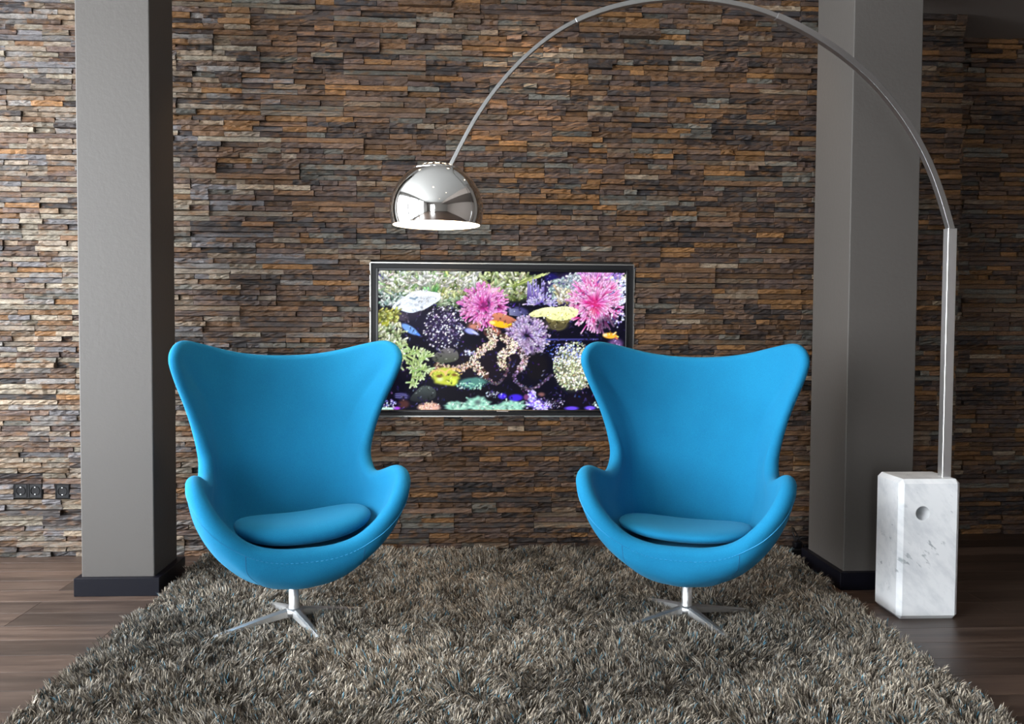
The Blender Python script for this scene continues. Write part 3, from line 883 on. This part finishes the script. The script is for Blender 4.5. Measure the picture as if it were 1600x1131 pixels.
def make_chair(name, loc, rz, leg_angles, label, cush):
    root = empty(name, loc, rz)
    tag(root, label, 'armchair', 'egg-shaped blue armchairs on the rug')
    sh = mesh_obj('shell', VB, F, M_BLUE, root, True)
    bmx = bmesh.new(); bmx.from_mesh(sh.data); bmesh.ops.recalc_face_normals(bmx, faces=bmx.faces); bmx.to_mesh(sh.data); bmx.free()
    # stitching: short thread dashes along the piped edge
    line = []
    for i in range(NCOL + 1):
        p, n = outer_at(i, 0.016); line.append(np.concatenate([p + n * 0.0008, n]))
    line = resample(np.array(line)[:, :6], int(4.2 / 0.0026))
    v, f = [], []
    for i in range(0, len(line) - 2, 3):
        a, b, n = line[i, :3], line[i + 1, :3], line[i, 3:]
        t = b - a; t /= np.linalg.norm(t) + 1e-9; s = np.cross(t, n); a2 = a - t * .0016; b2 = b + t * .0016
        k = len(v)
        for q in (a2, b2):
            v += [q + s * .0015 - n * .001, q + n * .0014, q - s * .0015 - n * .001]
        f += [(k, k + 1, k + 4, k + 3), (k + 1, k + 2, k + 5, k + 4), (k, k + 2, k + 1), (k + 3, k + 4, k + 5)]
    so = mesh_obj('stitching', v, f, M_STITCH, sh); tag(so, kind='stuff')
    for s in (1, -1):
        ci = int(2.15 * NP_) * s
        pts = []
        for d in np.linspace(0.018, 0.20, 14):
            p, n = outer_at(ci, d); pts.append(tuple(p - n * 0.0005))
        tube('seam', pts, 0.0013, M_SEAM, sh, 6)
    # cushion
    th, curve, tilt, oy, oz, ox, rollc = cush
    NA, NR = 72, 12
    v, f = [], []
    A_, B_ = .236, .180
    def plan(a):
        c, s = math.cos(a), math.sin(a); e = 2 / 3.0
        return A_ * math.copysign(abs(c) ** e, c) * (1.0 - .10 * (s > 0) * s), B_ * math.copysign(abs(s) ** e, s)
    rr = [0.0001] + [math.sin(math.pi / 2 * q / NR) for q in range(1, NR + 1)]
    for side in (1, -1):
        for q, r in enumerate(rr):
            for i in range(NA):
                a = 2 * math.pi * i / NA
                x, yv = plan(a)
                x *= r; yv *= r
                hz = th / 2 * (max(0, 1 - r ** 7)) ** .5 * side * (1.0 + .10 * (1 - r * r))
                v.append((x, yv, hz + curve * x * x - tilt * yv))
    def idx_(s, q, i): return (s * (NR + 1) + q) * NA + i % NA
    for s in (0, 1):
        for q in range(NR):
            for i in range(NA):
                f.append((idx_(s, q, i), idx_(s, q, i + 1), idx_(s, q + 1, i + 1), idx_(s, q + 1, i)))
    bmc = bmesh.new(); vs = [bmc.verts.new(p) for p in v]
    for ff in f: bmc.faces.new([vs[i] for i in ff])
    bmesh.ops.remove_doubles(bmc, verts=bmc.verts, dist=1e-4)
    cu = bm_obj('seat_cushion', bmc, M_BLUE, root, True)
    cu.location = (ox, oy, oz); cu.rotation_euler = (0, math.radians(rollc), 0)
    # base
    lathe('stem', [(0.0001, .20), (.0185, .20), (.0185, .085), (.020, .07), (.0001, .068)], M_STEEL, root, 28)
    lathe('hub', [(0.0001, .078), (.030, .077), (.034, .070), (.034, .052), (.0001, .05)], M_STEEL, root, 28)
    for a in leg_angles:
        a = math.radians(a) - rz
        v = []
        for q in range(13):
            t = q / 12; r = .015 + .285 * t
            top = .078 - .054 * t ** 1.15; wd = .0165 * (1 - .5 * t); dp = .028 * (1 - .6 * t)
            for (sx, sz) in ((-1, -dp), (1, -dp), (1, -.004), (.45, 0), (-.45, 0), (-1, -.004)):
                v.append((r * math.cos(a) - sx * wd * math.sin(a), r * math.sin(a) + sx * wd * math.cos(a), top + sz))
        f = [(q * 6 + i, q * 6 + (i + 1) % 6, q * 6 + 6 + (i + 1) % 6, q * 6 + 6 + i) for q in range(12) for i in range(6)]
        f += [tuple(range(5, -1, -1)), tuple(72 + i for i in range(6))]
        lg = mesh_obj('leg', v, f, M_STEEL, root)
    return root

chair1 = make_chair('egg_chair', (-0.601, -1.067, 0), math.radians(18.9), (-150, -58, 32, 122),
    'blue egg-shaped armchair nearest the grey pillar, turned to the right, with a plump cushion', (.070, .55, .03, -.042, .376, .026, -3.5))
chair2 = make_chair('egg_chair', (0.826, -1.092, 0), math.radians(-19.6), (-160, -68, 22, 112),
    'blue egg-shaped armchair under the lamp arc, turned to the left, with a flat cushion', (.044, .42, .05, -.042, .363, -.004, 1.5))

# ------------------------------------------------------------------ arc lamp
LB = (1.755, -0.96, 0)
lamp = empty('arc_floor_lamp', LB)
tag(lamp, 'tall arc floor lamp with chrome dome shade and white marble block base', 'floor lamp')
bm = bmesh.new(); add_box(bm, (-0.118, -0.10, 0.0), (0.118, 0.10, 0.531), 0.016, 1)
blk = bm_obj('marble_base', bm, M_MARBLE, lamp)
bm = bmesh.new(); bmesh.ops.create_cone(bm, cap_ends=True, segments=40, radius1=.027, radius2=.027, depth=.4, matrix=Matrix.Translation((-.03, 0, .404)) @ Matrix.Rotation(math.pi / 2, 4, 'X'))
cut_ob = bm_obj('cutter', bm, M_MARBLE); cut_ob.location = LB
bo = blk.modifiers.new('hole', 'BOOLEAN'); bo.object = cut_ob; bo.operation = 'DIFFERENCE'; bo.solver = 'EXACT'
bpy.context.view_layer.update()
dg = bpy.context.evaluated_depsgraph_get()
nm = bpy.data.meshes.new_from_object(blk.evaluated_get(dg))
blk.modifiers.clear(); blk.data = nm
bpy.data.objects.remove(cut_ob)

ARC = [(-0.042, -1.1, 1.663), (-0.015, -1.098, 1.717), (0.012, -1.095, 1.772), (0.044, -1.093, 1.832), (0.087, -1.089, 1.899), (0.141, -1.084, 1.968), (0.195, -1.08, 2.029), (0.25, -1.075, 2.08), (0.304, -1.071, 2.126), (0.36, -1.066, 2.163), (0.42, -1.061, 2.199), (0.497, -1.055, 2.229), (0.573, -1.048, 2.254), (0.65, -1.042, 2.272), (0.727, -1.036, 2.283), (0.805, -1.03, 2.288), (0.882, -1.024, 2.289), (0.963, -1.017, 2.284), (1.042, -1.011, 2.272), (1.123, -1.005, 2.253), (1.17, -1.001, 2.237), (1.253, -0.995, 2.206), (1.339, -0.988, 2.166), (1.456, -0.979, 2.095), (1.537, -0.973, 2.033), (1.614, -0.968, 1.954), (1.692, -0.962, 1.859), (1.745, -0.958, 1.779), (1.79, -0.955, 1.693), (1.836, -0.952, 1.583), (1.866, -0.95, 1.476)]
PXc = 1.846; PYc = -0.985
ARC = np.array(ARC)
for _ in range(2): ARC[1:-1] = .5 * ARC[1:-1] + .25 * (ARC[:-2] + ARC[2:])
sfac = np.linspace(0, 1, len(ARC))[:, None]
# keep the arc running into the top of the post
ARC = ARC + (np.array([PXc, PYc, 1.472]) - ARC[-1]) * (sfac ** 1.5)
def sweep_rect(name, pts, w, d, parent):
    """hollow-look channel: rectangular bar w (in arc plane) x d (depth)"""
    P, T = frames(pts)
    v, f = [], []
    side = Vector((0, 1, 0))
    for p, t in zip(P, T):
        s = (side - t * side.dot(t)).normalized(); n = t.cross(s).normalized()
        for (a, b) in ((-1, -1), (1, -1), (1, 1), (-1, 1)):
            v.append(p + n * a * w / 2 + s * b * d / 2 - Vector(LB))
    for j in range(len(P) - 1):
        for i in range(4): f.append((j * 4 + i, j * 4 + (i + 1) % 4, j * 4 + 4 + (i + 1) % 4, j * 4 + 4 + i))
    f += [(3, 2, 1, 0), tuple(len(P) * 4 - 4 + i for i in range(4))]
    o = mesh_obj(name, v, f, M_ALU, parent)
    bv = o.modifiers.new('soft_edges', 'BEVEL'); bv.width = .0015; bv.segments = 2; bv.limit_method = 'ANGLE'
    return o
dense = hermite(ARC, chord(ARC), 3)
i1, i2 = 10 * 3, 20 * 3
sweep_rect('arm_segment', dense[:i1 + 1], .0135, .020, lamp)
sweep_rect('arm_segment', dense[i1 - 1:i2 + 1], .0175, .024, lamp)
sweep_rect('arm_segment', dense[i2 - 1:], .0225, .028, lamp)
box('post', (PXc - .0175 - LB[0], PYc - .0175 - LB[1], .528), (PXc + .0175 - LB[0], PYc + .0175 - LB[1], 1.474), M_STEEL, lamp, .0015, 1)
DC = np.array([-0.092, -1.1, 1.504]); RD = 0.1655
shade_prof = [(RD * math.sin(a), RD * math.cos(a)) for a in np.radians(np.linspace(31, 109, 40))]
dl = tuple(DC - np.array(LB))
sh = lathe('shade', shade_prof, M_CHROME, lamp, 96, True, dl)
RI = RD - .0025
lathe('reflector', [(RI * math.sin(a), RI * math.cos(a)) for a in np.radians(np.linspace(31, 109, 30))], M_ENAMEL, sh, 64, True, dl)
# vent cap: three rings of slots between bars
v, f = [], []
TH = np.radians([0.01, 5, 9.5, 11.5, 17.5, 19.5, 26.0, 28.0, 31.0])
NS = 16
per = 6
for a in TH:
    for i in range(NS * per):
        p = 2 * math.pi * i / (NS * per)
        v.append((RD * math.sin(a) * math.cos(p) + dl[0], RD * math.sin(a) * math.sin(p) + dl[1], RD * math.cos(a) + dl[2]))
n_ = NS * per
for j in range(len(TH) - 1):
    for i in range(n_):
        if (j == 1 and (i + 3) % 12 >= 3) or (j == 3 and i % 6 >= 2) or (j == 5 and (i + 3) % 6 >= 2): continue
        f.append((j * n_ + i, j * n_ + (i + 1) % n_, (j + 1) * n_ + (i + 1) % n_, (j + 1) * n_ + i))
vcap = mesh_obj('vent_cap', v, f, M_CHROME, sh, True)
sm = vcap.modifiers.new('sheet', 'SOLIDIFY'); sm.thickness = .002; sm.offset = -1
lathe('lamp_holder', [(.0001, .150), (.02, .150), (.02, .085), (.017, .08), (.0001, .08)], M_ENAMEL, lamp, 24, True, dl)
lathe('bulb', [(.0001, .082)] + [(.034 * math.sin(a), .046 + .034 * math.cos(a)) for a in np.radians(np.linspace(25, 180, 16))], M_BULB, lamp, 32, True, dl)
ld = bpy.data.lights.new('bulb_light', 'POINT'); ld.energy = 8; ld.color = (1.0, 0.74, 0.46); ld.shadow_soft_size = 0.036
lo = bpy.data.objects.new('bulb_light', ld); COL.objects.link(lo); lo.parent = lamp; lo.location = (dl[0], dl[1], dl[2] - .03)

# ------------------------------------------------------------------ shag rug
RG = dict(bl=(-1.165, -0.06), br=(1.555, -0.06), fl=(-1.235, -2.75), fr=(1.47, -2.75))
rug = empty('shag_rug', (0, -1.4, 0))
tag(rug, 'long-pile shag rug in mottled beige, grey-brown and blue under both chairs', 'rug')
def rugpt(u, w):
    bl, br, fl, fr = (np.array(RG[k]) for k in ('bl', 'br', 'fl', 'fr'))
    u, w = u[..., None], w[..., None]
    return (bl * (1 - u) + br * u) * (1 - w) + (fl * (1 - u) + fr * u) * w
c4 = [RG['bl'], RG['br'], RG['fr'], RG['fl']]
vb = [(p[0], p[1] + 1.4, z) for z in (0.001, 0.010) for p in c4]
mesh_obj('backing', vb, [(3, 2, 1, 0), (4, 5, 6, 7), (0, 1, 5, 4), (1, 2, 6, 5), (2, 3, 7, 6), (3, 0, 4, 7)], M_BACK, rug)
def field(x, y, seed, k):
    g = np.random.default_rng(seed); s = np.zeros_like(x)
    for _ in range(9):
        a = g.uniform(0, 6.283); q = k * g.uniform(.5, 1.9)
        s += np.sin(q * (x * math.cos(a) + y * math.sin(a)) + g.uniform(0, 6.283))
    return s / 3.0
NT_ = 31000
PER = 11
u = rng.random(NT_)
w = rng.random(NT_)
tc = rugpt(u, w)
jl = field(tc[:, 0], tc[:, 1], 3, 9.0) * 1.0 + field(tc[:, 0], tc[:, 1], 4, 26.0) * .9
ta = -1.7 + jl * 1.6 + rng.normal(0, .8, NT_)                                                    # lean direction of each tuft
tm = 0.016 + 0.009 * np.clip(field(tc[:, 0], tc[:, 1], 5, 20.0), -1, 1.3) + rng.normal(0, .006, NT_)
tht = 0.046 + 0.008 * np.clip(field(tc[:, 0], tc[:, 1], 6, 16.0), -1.4, 1.4) + rng.normal(0, .003, NT_)
N = NT_ * PER
ti = np.repeat(np.arange(NT_), PER)
root = tc[ti] + rng.normal(0, .0055, (N, 2))
tipo = rng.normal(0, .0085, (N, 2))
lean = np.stack([np.cos(ta), np.sin(ta)], 1)[ti] * tm[ti][:, None]
tip = tc[ti] + lean + tipo + (root - tc[ti]) * .4
ht = tht[ti] * rng.uniform(.8, 1.12, N)
mid = root * .55 + tip * .45 + rng.normal(0, .0025, (N, 2)) - lean * .12
ang = rng.uniform(0, math.pi, N)
wd = rng.uniform(.0009, .0016, N)
sx, sy = np.cos(ang) * wd, np.sin(ang) * wd
Vp = np.zeros((N, 7, 3), np.float32)
z0, z1, z2 = np.full(N, .008), ht * .62, ht
for q, (p, z, k) in enumerate(((root, z0, .8), (mid, z1, 1.0), (mid * .45 + tip * .55, z1 * .3 + z2 * .7, .9))):
    Vp[:, 2 * q, 0] = p[:, 0] - sx * k; Vp[:, 2 * q, 1] = p[:, 1] - sy * k + 1.4; Vp[:, 2 * q, 2] = z
    Vp[:, 2 * q + 1, 0] = p[:, 0] + sx * k; Vp[:, 2 * q + 1, 1] = p[:, 1] + sy * k + 1.4; Vp[:, 2 * q + 1, 2] = z
Vp[:, 6, 0] = tip[:, 0]; Vp[:, 6, 1] = tip[:, 1] + 1.4; Vp[:, 6, 2] = z2
base = (np.arange(N) * 7)[:, None]
loops = (base + np.array([0, 1, 3, 2, 2, 3, 5, 4, 4, 5, 6])[None]).astype(np.int32).ravel()
starts = ((np.arange(N) * 11)[:, None] + np.array([0, 4, 8])[None]).astype(np.int32).ravel()
me = bpy.data.meshes.new('pile')
me.vertices.add(N * 7); me.vertices.foreach_set('co', Vp.ravel())
me.loops.add(len(loops)); me.loops.foreach_set('vertex_index', loops)
me.polygons.add(N * 3); me.polygons.foreach_set('loop_start', starts)
me.update(calc_edges=True)
YARN = np.array([(.42, .365, .285), (.27, .23, .18), (.125, .102, .08), (.038, .031, .026), (.07, .21, .29), (.37, .345, .30)])
yp = np.array([.25, .26, .20, .16, .04, .09])
ci = rng.choice(len(YARN), N, p=yp)
tone = (0.80 + .26 * np.clip(field(tc[:, 0], tc[:, 1], 8, 5.0), -1, 1) + rng.normal(0, .10, NT_))[ti]
colr = YARN[ci] * np.clip(tone, .45, 1.4)[:, None]
add_tint(me, np.repeat(colr, 7, 0)); me.materials.append(M_PILE)
o = bpy.data.objects.new('pile', me); COL.objects.link(o); o.parent = rug
tag(o, kind='stuff')

# ------------------------------------------------------------------ wall sockets
def socket(n, rect, label):
    x0, x1, zb, zt = rect
    cx = (x0 + x1) / 2
    r = empty('wall_socket', (cx, 0, zb)); tag(r, label, 'socket')
    bm = bmesh.new(); add_box(bm, (x0 - cx, -.008, 0), (x1 - cx, .019, zt - zb), .0015, 1)
    bm_obj('faceplate', bm, M_BLACKM, r)
    wv_ = (x1 - x0) / n
    for i in range(n):
        c = x0 - cx + wv_ * (i + .5); hz = (zt - zb) / 2
        bm = bmesh.new(); ring(bm, c - wv_ / 2 + .003, c + wv_ / 2 - .003, .003, zt - zb - .003, .004, -.0105, -.006, .001)
        bm_obj('surround', bm, M_BLACK, r)
        N_ = 28; prof = [(.0225, -.0085), (.0215, -.0115), (.0195, -.0115), (.0185, -.0095), (.0185, -.0082), (.0001, -.0082)]
        v, f = [], []
        for (rr_, yy) in prof:
            for k in range(N_):
                a = 2 * math.pi * k / N_; v.append((c + rr_ * math.cos(a), yy, hz + rr_ * math.sin(a)))
        for j in range(len(prof) - 1):
            for k in range(N_): f.append((j * N_ + k, j * N_ + (k + 1) % N_, (j + 1) * N_ + (k + 1) % N_, (j + 1) * N_ + k))
        wl_ = mesh_obj('outlet', v, f, M_BLACK, r, False)
        for s in (-1, 1):
            box('earth_clip', (c - .003, -.0118, hz + s * .0165 - .002), (c + .003, -.0085, hz + s * .0165 + .002), M_STEEL, wl_, .0006, 1)
            box('pin_hole', (c + s * .0095 - .0022, -.0086, hz - .0022), (c + s * .0095 + .0022, -.0080, hz + .0022), plain('hole_dark', (.001, .001, .001, 1), .9), wl_)
socket(2, SOCK[0], 'black double wall socket in the slate wall at far left')
socket(1, SOCK[1], 'black single wall socket next to the grey pillar')

# ------------------------------------------------------------------ power adaptor and cables by the right pillar
pa = empty('power_strip', (1.625, -0.10, 0)); tag(pa, 'small black power strip on the floor against the wall beside the pillar', 'power strip')
box('housing', (-.055, -.03, 0.0), (.055, .03, .036), M_BLACKM, pa, .006, 2)
box('plug', (-.028, -.018, .035), (.012, .018, .068), M_BLACK, pa, .006, 2)
box('plug', (.022, -.016, .035), (.05, .016, .056), M_BLACK, pa, .005, 2)
def cable(name, pts, rad, mat_, label):
    P = hermite(pts, chord(pts), 10)
    tag(tube(name, [tuple(p) for p in P], rad, mat_), label, 'cable')
cable('power_cable', [(1.617, -.10, .070), (1.600, -.085, .11), (1.61, -.06, .125), (1.63, -.045, .10), (1.66, -.05, .05), (1.72, -.06, .005), (1.95, -.12, .005), (1.99, -.4, .005), (1.955, -.7, .005), (1.86, -.82, .005), (1.80, -.858, .006)], .0032, M_BLACKM, 'thin black cable looping up from the power strip and running to the lamp base')
cable('power_cable', [(1.567, -.085, .018), (1.55, -.05, .02), (1.52, -.035, .03), (1.49, -.033, .035), (1.44, -.033, .02), (1.40, -.033, .006)], .0030, plain('grey_cable', (.35, .35, .35, 1), .5), 'short grey cable leaving the power strip towards the rug corner')

# ------------------------------------------------------------------ ceiling downlights (above the frame)
def downlight(x, y, z, energy, label):
    r = empty('ceiling_downlight', (x, y, z)); tag(r, label, 'downlight', 'recessed ceiling downlights')
    lathe('trim_ring', [(.048, -.001), (.046, -.006), (.036, -.006), (.034, -.001)], M_STEEL, r, 28)
    lathe('lens', [(.0001, -.003), (.034, -.003)], M_SPOT, r, 28)
    ld = bpy.data.lights.new('downlight_beam', 'SPOT'); ld.energy = energy; ld.color = (1.0, .68, .40); ld.spot_size = math.radians(58); ld.spot_blend = .6; ld.shadow_soft_size = .03
    lo = bpy.data.objects.new('downlight_beam', ld); COL.objects.link(lo); lo.parent = r; lo.location = (0, 0, -.012)
downlight(0.30, -0.27, ZC, 95, 'round recessed downlight in the high ceiling near the slate wall, middle')
downlight(-0.75, -0.27, ZC, 45, 'round recessed downlight in the high ceiling near the slate wall, left')
downlight(1.25, -0.27, ZC, 35, 'round recessed downlight in the high ceiling near the slate wall, right')
downlight(-0.3, -2.6, ZC, 20, 'round recessed downlight in the high ceiling above the rug front')
downlight(1.0, -3.2, ZC, 20, 'round recessed downlight in the high ceiling above the floor, right')
downlight(0.6, -5.5, ZC, 20, 'round recessed downlight in the high ceiling behind the viewpoint')
downlight(2.10, -0.45, ZL, 3, 'round recessed downlight in the low ceiling beside the pillar')
